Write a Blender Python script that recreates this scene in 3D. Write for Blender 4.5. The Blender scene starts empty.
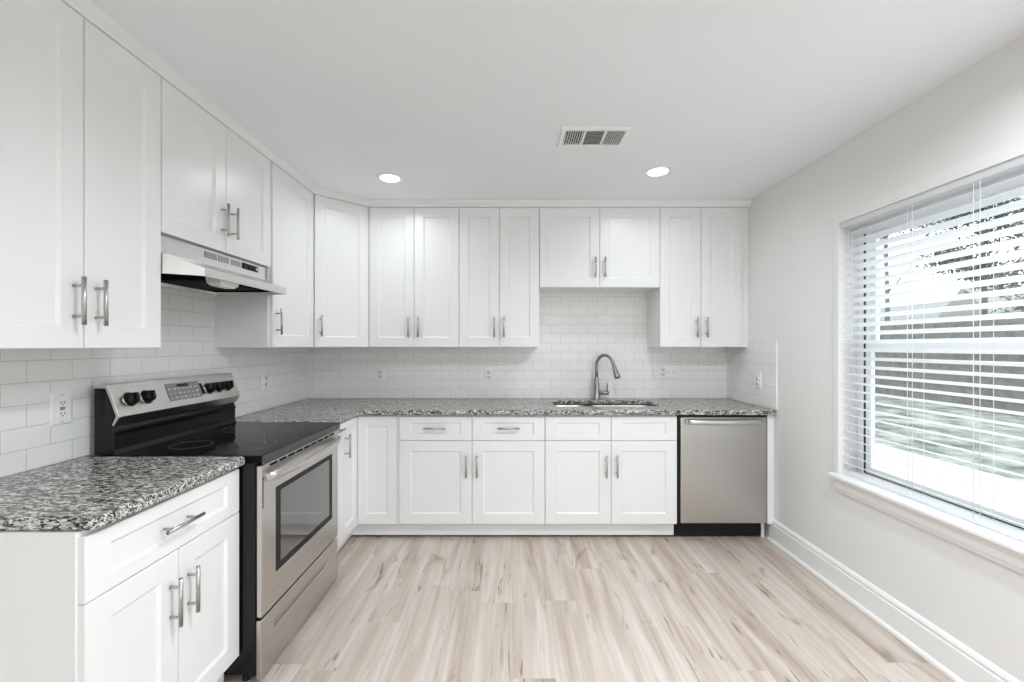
import bpy, bmesh, math, random
from mathutils import Vector, Matrix
random.seed(7)
PI = math.pi
S = bpy.context.scene
COL = S.collection

# ------------------------------------------------------------------ camera, world, exposure
CAM_Z = 1.353
cam_d = bpy.data.cameras.new('camera')
cam = bpy.data.objects.new('camera', cam_d)
COL.objects.link(cam)
cam.location = (0, 0, CAM_Z)
cam.rotation_euler = (PI / 2, 0, 0)
cam_d.sensor_width = 36.0
cam_d.lens = 425.0 / 1024.0 * 36.0
cam_d.shift_y = 5.0 / 1024.0
cam_d.clip_start = 0.05
cam_d.clip_end = 200
S.camera = cam

SKY = 2.9             # overcast daylight
CAN_W = 3.1           # watts of a recessed lamp over the counter
FILL_W = 16.0         # watts of each added fill lamp, out of view
w = bpy.data.worlds.new('overcast_sky')
S.world = w
w.use_nodes = True
wn = w.node_tree.nodes
bg = wn['Background']
bg.inputs['Color'].default_value = (0.93, 0.97, 1.0, 1)
bg.inputs['Strength'].default_value = SKY

S.view_settings.view_transform = 'Standard'
S.view_settings.look = 'None'
S.view_settings.gamma = 1.0
S.view_settings.use_curve_mapping = False
S.view_settings.exposure = 0.31
S.cycles.max_bounces = 12
S.cycles.diffuse_bounces = 8
S.cycles.glossy_bounces = 5
S.cycles.transparent_max_bounces = 12
S.cycles.caustics_reflective = False
S.cycles.caustics_refractive = False

def portal(name, loc, rot, sx, sy):
    # light portal in an opening: emits nothing, only tells the renderer where the sky comes in
    d = bpy.data.lights.new(name, 'AREA')
    d.shape = 'RECTANGLE'
    d.size, d.size_y = sx, sy
    d.cycles.is_portal = True
    o = bpy.data.objects.new(name, d)
    COL.objects.link(o)
    o.location, o.rotation_euler = loc, rot
portal('window_portal', (1.972, 1.536, 1.33), (0, PI / 2, 0), 1.39, 1.63)
portal('added_door_portal', (0.75, -3.16, 1.08), (-PI / 2, 0, PI), 1.5, 2.1)  # sky portal for the added rear opening

# ------------------------------------------------------------------ room measures (metres)
XL, XR = -1.711, 1.815        # left and right wall faces
YB, YR = 3.58, -3.0           # back wall and the wall behind the camera
ZC = 2.46                     # ceiling
CT, CB = 0.915, 0.880         # counter top and underside

# ------------------------------------------------------------------ materials
def nodes(name):
    m = bpy.data.materials.new(name)
    m.use_nodes = True
    nt = m.node_tree
    return m, nt, nt.nodes['Principled BSDF']

def N(nt, t, **kw):
    n = nt.nodes.new(t)
    for k, v in kw.items():
        if hasattr(n, k):
            setattr(n, k, v)
        else:
            n.inputs[k].default_value = v
    return n

def ramp(nt, stops, interp='LINEAR'):
    r = nt.nodes.new('ShaderNodeValToRGB')
    r.color_ramp.interpolation = interp
    e = r.color_ramp.elements
    while len(e) < len(stops):
        e.new(0.5)
    for i, (p, c) in enumerate(stops):
        e[i].position = p
        e[i].color = (c[0], c[1], c[2], 1) if len(c) == 3 else c
    return r

def paint(name, col, rough=0.5, metal=0.0, var=0.02, scale=6.0, bump=0.0, bscale=200, spec=0.5, coat=0.0):
    m, nt, b = nodes(name)
    tc = N(nt, 'ShaderNodeTexCoord')
    nz = N(nt, 'ShaderNodeTexNoise', Scale=scale, Detail=3.0)
    nt.links.new(tc.outputs['Object'], nz.inputs['Vector'])
    lo = tuple(max(0, c * (1 - var)) for c in col)
    hi = tuple(min(1, c * (1 + var)) for c in col)
    r = ramp(nt, [(0.3, lo), (0.7, hi)])
    nt.links.new(nz.outputs['Fac'], r.inputs['Fac'])
    nt.links.new(r.outputs['Color'], b.inputs['Base Color'])
    b.inputs['Roughness'].default_value = rough
    b.inputs['Metallic'].default_value = metal
    b.inputs['Specular IOR Level'].default_value = spec
    b.inputs['Coat Weight'].default_value = coat
    if bump:
        n2 = N(nt, 'ShaderNodeTexNoise', Scale=bscale, Detail=2.0)
        nt.links.new(tc.outputs['Object'], n2.inputs['Vector'])
        bp = N(nt, 'ShaderNodeBump', Strength=bump, Distance=0.002)
        nt.links.new(n2.outputs['Fac'], bp.inputs['Height'])
        nt.links.new(bp.outputs['Normal'], b.inputs['Normal'])
    return m

def brushed(name, col, rough, grain=(400, 3, 400), spread=0.10):
    m, nt, b = nodes(name)
    tc = N(nt, 'ShaderNodeTexCoord')
    mp = N(nt, 'ShaderNodeMapping')
    mp.inputs['Scale'].default_value = grain
    nz = N(nt, 'ShaderNodeTexNoise', Scale=1.0, Detail=4.0)
    nt.links.new(tc.outputs['Object'], mp.inputs['Vector'])
    nt.links.new(mp.outputs['Vector'], nz.inputs['Vector'])
    mr = N(nt, 'ShaderNodeMapRange')
    mr.inputs['To Min'].default_value = rough - spread / 2
    mr.inputs['To Max'].default_value = rough + spread / 2
    nt.links.new(nz.outputs['Fac'], mr.inputs['Value'])
    nt.links.new(mr.outputs['Result'], b.inputs['Roughness'])
    cl = ramp(nt, [(0.25, tuple(c * 0.94 for c in col)), (0.75, tuple(min(1, c * 1.05) for c in col))])
    nt.links.new(nz.outputs['Fac'], cl.inputs['Fac'])
    nt.links.new(cl.outputs['Color'], b.inputs['Base Color'])
    b.inputs['Metallic'].default_value = 1.0
    bp = N(nt, 'ShaderNodeBump', Strength=0.05, Distance=0.001)
    nt.links.new(nz.outputs['Fac'], bp.inputs['Height'])
    nt.links.new(bp.outputs['Normal'], b.inputs['Normal'])
    return m

def tile_mat(name, axis):
    m, nt, b = nodes(name)
    g = N(nt, 'ShaderNodeNewGeometry')
    sp = N(nt, 'ShaderNodeSeparateXYZ')
    cb = N(nt, 'ShaderNodeCombineXYZ')
    nt.links.new(g.outputs['Position'], sp.inputs['Vector'])
    a0 = N(nt, 'ShaderNodeMath', operation='ADD')
    a0.inputs[1].default_value = 10.02
    nt.links.new(sp.outputs[axis], a0.inputs[0])
    a1 = N(nt, 'ShaderNodeMath', operation='ADD')
    a1.inputs[1].default_value = -CT + 0.0775 * 20 + 0.001
    nt.links.new(sp.outputs['Z'], a1.inputs[0])
    nt.links.new(a0.outputs[0], cb.inputs['X'])
    nt.links.new(a1.outputs[0], cb.inputs['Y'])
    br = N(nt, 'ShaderNodeTexBrick')
    br.offset = 0.5
    br.inputs['Color1'].default_value = (0.85, 0.845, 0.835, 1)
    br.inputs['Color2'].default_value = (0.825, 0.82, 0.81, 1)
    br.inputs['Mortar'].default_value = (0.55, 0.54, 0.525, 1)
    br.inputs['Scale'].default_value = 1.0
    br.inputs['Mortar Size'].default_value = 0.0014
    br.inputs['Mortar Smooth'].default_value = 0.25
    br.inputs['Bias'].default_value = -0.2
    br.inputs['Brick Width'].default_value = 0.1545
    br.inputs['Row Height'].default_value = 0.0775
    nt.links.new(cb.outputs['Vector'], br.inputs['Vector'])
    nt.links.new(br.outputs['Color'], b.inputs['Base Color'])
    mr = N(nt, 'ShaderNodeMapRange')
    mr.inputs['To Min'].default_value = 0.16
    mr.inputs['To Max'].default_value = 0.7
    nt.links.new(br.outputs['Fac'], mr.inputs['Value'])
    nt.links.new(mr.outputs['Result'], b.inputs['Roughness'])
    nz = N(nt, 'ShaderNodeTexNoise', Scale=9.0, Detail=1.0)
    nt.links.new(g.outputs['Position'], nz.inputs['Vector'])
    sub = N(nt, 'ShaderNodeMath', operation='MULTIPLY_ADD')
    sub.inputs[1].default_value = -1.0
    nt.links.new(br.outputs['Fac'], sub.inputs[0])
    nt.links.new(nz.outputs['Fac'], sub.inputs[2])
    bp = N(nt, 'ShaderNodeBump', Strength=0.35, Distance=0.0012)
    nt.links.new(sub.outputs[0], bp.inputs['Height'])
    nt.links.new(bp.outputs['Normal'], b.inputs['Normal'])
    return m

def floor_mat():
    m, nt, b = nodes('light_oak_plank_floor')
    L = nt.links.new
    tc = N(nt, 'ShaderNodeTexCoord')
    sp = N(nt, 'ShaderNodeSeparateXYZ')
    L(tc.outputs['Object'], sp.inputs['Vector'])
    PW, PL = 0.178, 1.22
    # plank row number
    row = N(nt, 'ShaderNodeMath', operation='DIVIDE'); row.inputs[1].default_value = PW
    L(sp.outputs['X'], row.inputs[0])
    rf = N(nt, 'ShaderNodeMath', operation='FLOOR'); L(row.outputs[0], rf.inputs[0])
    rfr = N(nt, 'ShaderNodeMath', operation='FRACT'); L(row.outputs[0], rfr.inputs[0])
    wn1 = N(nt, 'ShaderNodeTexWhiteNoise', noise_dimensions='1D'); L(rf.outputs[0], wn1.inputs['W'])
    ly = N(nt, 'ShaderNodeMath', operation='DIVIDE'); ly.inputs[1].default_value = PL
    L(sp.outputs['Y'], ly.inputs[0])
    la = N(nt, 'ShaderNodeMath', operation='ADD'); L(ly.outputs[0], la.inputs[0]); L(wn1.outputs['Value'], la.inputs[1])
    lf = N(nt, 'ShaderNodeMath', operation='FLOOR'); L(la.outputs[0], lf.inputs[0])
    lfr = N(nt, 'ShaderNodeMath', operation='FRACT'); L(la.outputs[0], lfr.inputs[0])
    cb = N(nt, 'ShaderNodeCombineXYZ'); L(rf.outputs[0], cb.inputs['X']); L(lf.outputs[0], cb.inputs['Y'])
    wn2 = N(nt, 'ShaderNodeTexWhiteNoise', noise_dimensions='2D'); L(cb.outputs[0], wn2.inputs['Vector'])
    # per plank shift of the grain
    off = N(nt, 'ShaderNodeVectorMath', operation='MULTIPLY_ADD')
    off.inputs[1].default_value = (7.0, 9.0, 5.0)
    L(wn2.outputs['Color'], off.inputs[0]); L(tc.outputs['Object'], off.inputs[2])
    def stretched(sx, sy, detail, dist, scale=1.0):
        mp = N(nt, 'ShaderNodeMapping'); mp.inputs['Scale'].default_value = (sx, sy, 1)
        L(off.outputs[0], mp.inputs['Vector'])
        nz = N(nt, 'ShaderNodeTexNoise', Scale=scale, Detail=detail, Distortion=dist)
        L(mp.outputs[0], nz.inputs['Vector'])
        return nz
    g1 = stretched(14, 1.1, 4.0, 0.6)       # broad streaks
    g2 = stretched(60, 2.2, 5.0, 0.3)      # fine grain
    g3 = stretched(24, 2.6, 3.0, 1.6)        # cracks
    g4 = stretched(9, 2.6, 2.0, 1.2)      # knots
    r1 = ramp(nt, [(0.26, (0.40, 0.315, 0.257)), (0.40, (0.525, 0.442, 0.380)), (0.52, (0.605, 0.527, 0.465)), (0.68, (0.665, 0.617, 0.57))])
    L(g1.outputs['Fac'], r1.inputs['Fac'])
    r2 = ramp(nt, [(0.3, (0.80, 0.78, 0.76)), (0.65, (1.0, 1.0, 1.0))])
    L(g2.outputs['Fac'], r2.inputs['Fac'])
    mx = N(nt, 'ShaderNodeMix', data_type='RGBA', blend_type='MULTIPLY'); mx.inputs['Factor'].default_value = 0.75
    L(r1.outputs['Color'], mx.inputs[6]); L(r2.outputs['Color'], mx.inputs[7])
    # plank to plank tint
    r3 = ramp(nt, [(0.0, (0.95, 0.94, 0.93)), (0.5, (1.0, 0.995, 0.99)), (1.0, (1.03, 1.03, 1.03))])
    L(wn2.outputs['Value'], r3.inputs['Fac'])
    mt = N(nt, 'ShaderNodeMix', data_type='RGBA', blend_type='MULTIPLY'); mt.inputs['Factor'].default_value = 1.0
    L(mx.outputs[2], mt.inputs[6]); L(r3.outputs['Color'], mt.inputs[7])
    # dark cracks and knots
    r4 = ramp(nt, [(0.27, (0.36, 0.29, 0.245)), (0.34, (1, 1, 1))])
    L(g3.outputs['Fac'], r4.inputs['Fac'])
    mc = N(nt, 'ShaderNodeMix', data_type='RGBA', blend_type='MULTIPLY'); mc.inputs['Factor'].default_value = 0.8
    L(mt.outputs[2], mc.inputs[6]); L(r4.outputs['Color'], mc.inputs[7])
    r5 = ramp(nt, [(0.25, (0.42, 0.34, 0.28)), (0.37, (1, 1, 1))])
    L(g4.outputs['Fac'], r5.inputs['Fac'])
    mk = N(nt, 'ShaderNodeMix', data_type='RGBA', blend_type='MULTIPLY'); mk.inputs['Factor'].default_value = 0.7
    L(mc.outputs[2], mk.inputs[6]); L(r5.outputs['Color'], mk.inputs[7])
    # seams
    def edge(fr, wdt):
        a = N(nt, 'ShaderNodeMath', operation='SUBTRACT'); a.inputs[1].default_value = 0.5; L(fr.outputs[0], a.inputs[0])
        c = N(nt, 'ShaderNodeMath', operation='ABSOLUTE'); L(a.outputs[0], c.inputs[0])
        d = N(nt, 'ShaderNodeMath', operation='GREATER_THAN'); d.inputs[1].default_value = 0.5 - wdt; L(c.outputs[0], d.inputs[0])
        return d
    e1, e2 = edge(rfr, 0.005), edge(lfr, 0.001)
    em = N(nt, 'ShaderNodeMath', operation='MAXIMUM'); L(e1.outputs[0], em.inputs[0]); L(e2.outputs[0], em.inputs[1])
    es = N(nt, 'ShaderNodeMath', operation='MULTIPLY'); es.inputs[1].default_value = 0.22; L(em.outputs[0], es.inputs[0])
    ms = N(nt, 'ShaderNodeMix', data_type='RGBA'); ms.inputs[7].default_value = (0.33, 0.27, 0.22, 1)
    L(es.outputs[0], ms.inputs['Factor']); L(mk.outputs[2], ms.inputs[6])
    L(ms.outputs[2], b.inputs['Base Color'])
    b.inputs['Roughness'].default_value = 0.42
    b.inputs['Specular IOR Level'].default_value = 0.35
    bp = N(nt, 'ShaderNodeBump', Strength=0.12, Distance=0.001)
    L(g2.outputs['Fac'], bp.inputs['Height']); L(bp.outputs['Normal'], b.inputs['Normal'])
    return m

def granite_mat():
    m, nt, b = nodes('speckled_granite')
    L = nt.links.new
    tc = N(nt, 'ShaderNodeTexCoord')
    mp = N(nt, 'ShaderNodeMapping'); mp.inputs['Rotation'].default_value = (0, 0, 0.22); mp.inputs['Scale'].default_value = (0.62, 1.55, 1.3)
    L(tc.outputs['Object'], mp.inputs['Vector'])
    dn = N(nt, 'ShaderNodeTexNoise', Scale=90.0, Detail=2.0)
    L(mp.outputs[0], dn.inputs['Vector'])
    dv = N(nt, 'ShaderNodeVectorMath', operation='MULTIPLY_ADD'); dv.inputs[1].default_value = (0.010, 0.010, 0.010)
    L(dn.outputs['Color'], dv.inputs[0]); L(mp.outputs[0], dv.inputs[2])
    v = N(nt, 'ShaderNodeTexVoronoi', Scale=165.0)
    L(dv.outputs[0], v.inputs['Vector'])
    sc = N(nt, 'ShaderNodeSeparateColor'); L(v.outputs['Color'], sc.inputs[0])
    big = N(nt, 'ShaderNodeTexNoise', Scale=42.0, Detail=3.0, Distortion=0.8)
    L(mp.outputs[0], big.inputs['Vector'])
    ad = N(nt, 'ShaderNodeMath', operation='MULTIPLY_ADD'); ad.inputs[1].default_value = 1.25; 
    L(big.outputs['Fac'], ad.inputs[0])
    hf = N(nt, 'ShaderNodeMath', operation='MULTIPLY'); hf.inputs[1].default_value = 0.75; L(sc.outputs[0], hf.inputs[0])
    L(hf.outputs[0], ad.inputs[2])
    sb = N(nt, 'ShaderNodeMath', operation='SUBTRACT'); sb.inputs[1].default_value = 0.50; L(ad.outputs[0], sb.inputs[0])
    r = ramp(nt, [(0.12, (0.014, 0.013, 0.012)), (0.27, (0.05, 0.047, 0.043)), (0.36, (0.15, 0.142, 0.13)),
                  (0.52, (0.26, 0.25, 0.232)), (0.66, (0.43, 0.415, 0.39)), (0.86, (0.70, 0.685, 0.655))])
    L(sb.outputs[0], r.inputs['Fac'])
    L(r.outputs['Color'], b.inputs['Base Color'])
    b.inputs['Roughness'].default_value = 0.24
    b.inputs['Specular IOR Level'].default_value = 0.32
    return m

def leaf_mat(name, a, c):
    m, nt, b = nodes(name)
    tc = N(nt, 'ShaderNodeTexCoord')
    nz = N(nt, 'ShaderNodeTexNoise', Scale=1.7, Detail=4.0)
    nt.links.new(tc.outputs['Object'], nz.inputs['Vector'])
    r = ramp(nt, [(0.35, a), (0.65, c)])
    nt.links.new(nz.outputs['Fac'], r.inputs['Fac'])
    nt.links.new(r.outputs['Color'], b.inputs['Base Color'])
    b.inputs['Roughness'].default_value = 0.8
    return m

def ground_mat(name, a, c, scale, rough=0.95):
    m, nt, b = nodes(name)
    tc = N(nt, 'ShaderNodeTexCoord')
    nz = N(nt, 'ShaderNodeTexNoise', Scale=scale, Detail=8.0, Roughness=0.7)
    nt.links.new(tc.outputs['Object'], nz.inputs['Vector'])
    r = ramp(nt, [(0.38, a), (0.62, c)])
    nt.links.new(nz.outputs['Fac'], r.inputs['Fac'])
    nt.links.new(r.outputs['Color'], b.inputs['Base Color'])
    b.inputs['Roughness'].default_value = rough
    bp = N(nt, 'ShaderNodeBump', Strength=0.6, Distance=0.02)
    nt.links.new(nz.outputs['Fac'], bp.inputs['Height'])
    nt.links.new(bp.outputs['Normal'], b.inputs['Normal'])
    return m

def glass_mat():
    m = bpy.data.materials.new('window_glass')
    m.use_nodes = True
    nt = m.node_tree
    nt.nodes.remove(nt.nodes['Principled BSDF'])
    out = nt.nodes['Material Output']
    t = N(nt, 'ShaderNodeBsdfTransparent'); t.inputs['Color'].default_value = (0.94, 0.97, 0.96, 1)
    g = N(nt, 'ShaderNodeBsdfGlossy'); g.inputs['Roughness'].default_value = 0.02
    f = N(nt, 'ShaderNodeFresnel')
    ge = N(nt, 'ShaderNodeNewGeometry')           # same reflectance from either side of the thin pane
    io = N(nt, 'ShaderNodeMapRange')
    io.inputs['To Min'].default_value = 1.35
    io.inputs['To Max'].default_value = 1 / 1.35
    nt.links.new(ge.outputs['Backfacing'], io.inputs['Value'])
    nt.links.new(io.outputs['Result'], f.inputs['IOR'])
    x = N(nt, 'ShaderNodeMixShader')
    nt.links.new(f.outputs[0], x.inputs[0]); nt.links.new(t.outputs[0], x.inputs[1]); nt.links.new(g.outputs[0], x.inputs[2])
    nt.links.new(x.outputs[0], out.inputs['Surface'])
    return m

def emit_mat(name, col, strength):
    m, nt, b = nodes(name)
    b.inputs['Base Color'].default_value = (0.9, 0.9, 0.9, 1)
    b.inputs['Emission Color'].default_value = (*col, 1)
    b.inputs['Emission Strength'].default_value = strength
    return m

def glasstop_mat():
    m, nt, b = nodes('black_ceramic_glass')
    tc = N(nt, 'ShaderNodeTexCoord')
    v = N(nt, 'ShaderNodeTexVoronoi', Scale=350.0)
    nt.links.new(tc.outputs['Object'], v.inputs['Vector'])
    r = ramp(nt, [(0.0, (0.03, 0.03, 0.032)), (0.12, (0.008, 0.008, 0.009))])
    nt.links.new(v.outputs['Distance'], r.inputs['Fac'])
    nt.links.new(r.outputs['Color'], b.inputs['Base Color'])
    b.inputs['Roughness'].default_value = 0.06
    b.inputs['Specular IOR Level'].default_value = 0.06
    return m

M = {}
M['cabinet'] = paint('white_cabinet_paint', (0.82, 0.82, 0.82), 0.32, var=0.008, scale=3)
M['wall'] = paint('warm_white_wall_paint', (0.79, 0.787, 0.775), 0.6, var=0.01, scale=2, bump=0.08, bscale=300)
M['ceiling'] = paint('flat_white_ceiling_paint', (0.845, 0.86, 0.88), 0.75, var=0.01, scale=2, bump=0.08, bscale=250)
M['trim'] = paint('white_trim_paint', (0.85, 0.85, 0.845), 0.3, var=0.008, scale=4)
M['floor'] = floor_mat()
M['granite'] = granite_mat()
M['tile_x'] = tile_mat('white_subway_tile_back', 'X')
M['tile_y'] = tile_mat('white_subway_tile_side', 'Y')
M['steel'] = brushed('brushed_stainless_steel', (0.61, 0.592, 0.568), 0.29, grain=(3, 300, 400))
M['steel_v'] = brushed('brushed_stainless_door', (0.53, 0.515, 0.495), 0.34, grain=(300, 300, 4))
M['nickel'] = brushed('brushed_nickel', (0.50, 0.487, 0.465), 0.30, grain=(200, 200, 200), spread=0.06)
M['faucet'] = brushed('satin_faucet_nickel', (0.36, 0.35, 0.335), 0.34, grain=(200, 200, 200), spread=0.06)
M['sink'] = brushed('satin_sink_steel', (0.46, 0.45, 0.435), 0.28, grain=(5, 200, 200))
M['black'] = paint('black_enamel', (0.008, 0.008, 0.009), 0.2, var=0.1, spec=0.3)
M['blackmat'] = paint('black_plastic', (0.010, 0.010, 0.011), 0.4, var=0.1, spec=0.25)
M['dark'] = paint('dark_cavity', (0.010, 0.010, 0.010), 0.95, var=0.1, spec=0.0)
M['glasstop'] = glasstop_mat()
M['darksteel'] = brushed('dark_smoked_steel', (0.11, 0.11, 0.112), 0.28, grain=(3, 300, 400))
M['ring'] = paint('grey_burner_print', (0.19, 0.19, 0.195), 0.2, var=0.05)
M['ovenglass'] = paint('dark_oven_glass', (0.055, 0.053, 0.05), 0.06, var=0.1, spec=0.9, coat=1.0)
M['lcd'] = paint('grey_display_panel', (0.20, 0.20, 0.20), 0.25, var=0.25, scale=90)
M['lcdtext'] = paint('pale_display_print', (0.55, 0.55, 0.54), 0.4, var=0.02)
M['plastic'] = paint('white_plate_plastic', (0.84, 0.84, 0.83), 0.3, var=0.005)
M['slot'] = paint('dark_slot', (0.05, 0.05, 0.05), 0.6, var=0.1)
M['slotgrey'] = paint('shadowed_outlet_slot', (0.22, 0.22, 0.22), 0.6, var=0.05)
M['hood'] = brushed('stainless_hood_steel', (0.70, 0.69, 0.675), 0.30, grain=(3, 300, 400))
M['filter'] = paint('charcoal_filter_mesh', (0.03, 0.03, 0.032), 0.8, 0.0, var=0.5, scale=400, spec=0.05)
M['lens'] = paint('frosted_lamp_lens', (0.75, 0.75, 0.73), 0.35, var=0.02)
M['blind'] = paint('white_blind_slat', (0.90, 0.905, 0.91), 0.4, var=0.01)
def add_translucent(m, col, fac):
    nt = m.node_tree
    out = nt.nodes['Material Output']
    t = N(nt, 'ShaderNodeBsdfTranslucent'); t.inputs['Color'].default_value = (*col, 1)
    x = N(nt, 'ShaderNodeMixShader'); x.inputs[0].default_value = fac
    nt.links.new(nt.nodes['Principled BSDF'].outputs[0], x.inputs[1]); nt.links.new(t.outputs[0], x.inputs[2])
    nt.links.new(x.outputs[0], out.inputs['Surface'])
add_translucent(M['blind'], (0.92, 0.93, 0.94), 0.5)
M['cord'] = paint('white_blind_cord', (0.80, 0.80, 0.80), 0.7, var=0.02)
M['vinyl'] = paint('white_window_vinyl', (0.82, 0.83, 0.84), 0.4, var=0.01)
M['gasket'] = paint('dark_track_gasket', (0.03, 0.04, 0.05), 0.6, var=0.1)
M['glass'] = glass_mat()
M['canlens'] = emit_mat('glowing_lamp_lens', (1.0, 0.98, 0.94), 6.0)
M['patio'] = ground_mat('pale_concrete', (0.36, 0.355, 0.35), (0.46, 0.455, 0.45), 3.0)
M['lawn'] = ground_mat('patchy_lawn', (0.055, 0.065, 0.05), (0.30, 0.305, 0.285), 2.2)
M['fence'] = paint('weathered_fence_wood', (0.125, 0.12, 0.112), 0.85, var=0.25, scale=5)
M['siding'] = paint('pale_house_siding', (0.30, 0.305, 0.305), 0.8, var=0.05)
M['roof'] = paint('pale_grey_shingle', (0.20, 0.20, 0.20), 0.9, var=0.12, scale=30)
M['housewin'] = paint('dark_house_window', (0.08, 0.09, 0.10), 0.15, var=0.1)
M['leaf_a'] = leaf_mat('hazy_green_leaf', (0.09, 0.11, 0.085), (0.19, 0.215, 0.175))  # both leaf greens are paled to paint haze into the colour
M['leaf_b'] = leaf_mat('olive_leaf', (0.12, 0.135, 0.11), (0.25, 0.265, 0.23))
M['bark'] = paint('grey_bark', (0.17, 0.165, 0.155), 0.9, var=0.3, scale=12)

# ------------------------------------------------------------------ mesh helpers
class MB:
    def __init__(s):
        s.bm = bmesh.new()
    def add(s, verts, faces, mi=0, smooth=False):
        vs = [s.bm.verts.new(v) for v in verts]
        for f in faces:
            try:
                fc = s.bm.faces.new([vs[i] for i in f])
                fc.material_index = mi
                fc.smooth = smooth
            except ValueError:
                pass
        return s
    def box(s, x0, x1, y0, y1, z0, z1, bev=0.0, mi=0, seg=2):
        b = bmesh.new()
        vs = [b.verts.new((x, y, z)) for x in (x0, x1) for y in (y0, y1) for z in (z0, z1)]
        for f in ((0, 1, 3, 2), (4, 6, 7, 5), (0, 4, 5, 1), (2, 3, 7, 6), (0, 2, 6, 4), (1, 5, 7, 3)):
            b.faces.new([vs[i] for i in f])
        if bev > 0:
            bmesh.ops.bevel(b, geom=list(b.edges), offset=bev, segments=seg, profile=0.6, affect='EDGES')
        b.verts.index_update()
        s.add([v.co.copy() for v in b.verts], [[v.index for v in f.verts] for f in b.faces], mi)
        b.free()
        return s
    def loft(s, rings, mi=0, smooth=False, cap0=True, cap1=True, closed=True):
        n = len(rings[0])
        verts = [v for r in rings for v in r]
        faces = []
        for k in range(len(rings) - 1):
            for i in range(n if closed else n - 1):
                j = (i + 1) % n
                faces.append((k * n + i, k * n + j, (k + 1) * n + j, (k + 1) * n + i))
        if cap0:
            faces.append(tuple(range(n - 1, -1, -1)))
        if cap1:
            o = (len(rings) - 1) * n
            faces.append(tuple(o + i for i in range(n)))
        return s.add(verts, faces, mi, smooth)
    def tube(s, pts, rad, seg=14, mi=0, cap=True):
        pts = [Vector(p) for p in pts]
        if not isinstance(rad, (list, tuple)):
            rad = [rad] * len(pts)
        rings = []
        up = None
        for i, p in enumerate(pts):
            t = (pts[min(i + 1, len(pts) - 1)] - pts[max(i - 1, 0)]).normalized()
            if up is None:
                a = Vector((0, 0, 1)) if abs(t.z) < 0.9 else Vector((1, 0, 0))
                up = t.cross(a).normalized()
            up = (up - t * up.dot(t)).normalized()
            q = t.cross(up)
            rings.append([p + (up * math.cos(2 * PI * k / seg) + q * math.sin(2 * PI * k / seg)) * rad[i] for k in range(seg)])
        return s.loft(rings, mi, True, cap, cap)
    def lathe(s, prof, c=(0, 0), seg=32, mi=0, cap0=True, cap1=True):
        return s.loft([[(c[0] + r * math.cos(2 * PI * k / seg), c[1] + r * math.sin(2 * PI * k / seg), z) for k in range(seg)] for r, z in prof], mi, True, cap0, cap1)
    def cells(s, us, vs, holes, w0, w1, fn, mi=0):
        """A slab over a grid of cells, some left open. fn(u, v, w) -> point."""
        nu, nv = len(us) - 1, len(vs) - 1
        on = lambda i, j: 0 <= i < nu and 0 <= j < nv and (i, j) not in holes
        cache = {}
        def P(i, j, k):
            if (i, j, k) not in cache:
                cache[(i, j, k)] = s.bm.verts.new(fn(us[i], vs[j], w1 if k else w0))
            return cache[(i, j, k)]
        def F(*a):
            f = s.bm.faces.new([P(*x) for x in a]); f.material_index = mi
        for i in range(nu):
            for j in range(nv):
                if not on(i, j):
                    continue
                F((i, j, 1), (i + 1, j, 1), (i + 1, j + 1, 1), (i, j + 1, 1))
                F((i, j, 0), (i, j + 1, 0), (i + 1, j + 1, 0), (i + 1, j, 0))
                if not on(i - 1, j): F((i, j, 0), (i, j, 1), (i, j + 1, 1), (i, j + 1, 0))
                if not on(i + 1, j): F((i + 1, j, 0), (i + 1, j + 1, 0), (i + 1, j + 1, 1), (i + 1, j, 1))
                if not on(i, j - 1): F((i, j, 0), (i + 1, j, 0), (i + 1, j, 1), (i, j, 1))
                if not on(i, j + 1): F((i, j + 1, 0), (i, j + 1, 1), (i + 1, j + 1, 1), (i + 1, j + 1, 0))
        return s
    def prism(s, poly, fn, w0, w1, mi=0):
        """poly of (a, b), swept from w0 to w1. fn(a, b, w) -> point."""
        return s.loft([[fn(a, b, w0) for a, b in poly], [fn(a, b, w1) for a, b in poly]], mi)
    def mesh(s, name, mats):
        bmesh.ops.recalc_face_normals(s.bm, faces=s.bm.faces)
        me = bpy.data.meshes.new(name)
        s.bm.to_mesh(me)
        s.bm.free()
        for m in (mats if isinstance(mats, (list, tuple)) else [mats]):
            me.materials.append(M[m])
        return me
    def build(s, name, mats, parent=None, loc=(0, 0, 0), rotz=0.0, bevel=0.0, bang=0.6):
        return place(name, s.mesh(name, mats), parent, loc, rotz, bevel, bang)

def place(name, me, parent=None, loc=(0, 0, 0), rotz=0.0, bevel=0.0, bang=0.6):
    o = bpy.data.objects.new(name, me)
    COL.objects.link(o)
    o.location = loc
    o.rotation_euler = (0, 0, rotz)
    if parent:
        o.parent = parent
    if bevel:
        md = o.modifiers.new('bevel', 'BEVEL')
        md.width = bevel; md.segments = 2; md.limit_method = 'ANGLE'; md.angle_limit = bang
    return o

def tag(o, label, cat, group=None):
    o['label'] = label
    o['category'] = cat
    if group:
        o['group'] = group
    return o

def thing(name, label, cat, loc=(0, 0, 0), rotz=0.0, group=None):
    o = bpy.data.objects.new(name, None)
    COL.objects.link(o)
    o.empty_display_size = 0.05
    o.location = loc
    o.rotation_euler = (0, 0, rotz)
    return tag(o, label, cat, group)

def struct(o, label=None):
    o['kind'] = 'structure'
    if label:
        o['label'] = label
    return o

XYZ = lambda u, v, w: (u, v, w)

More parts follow.
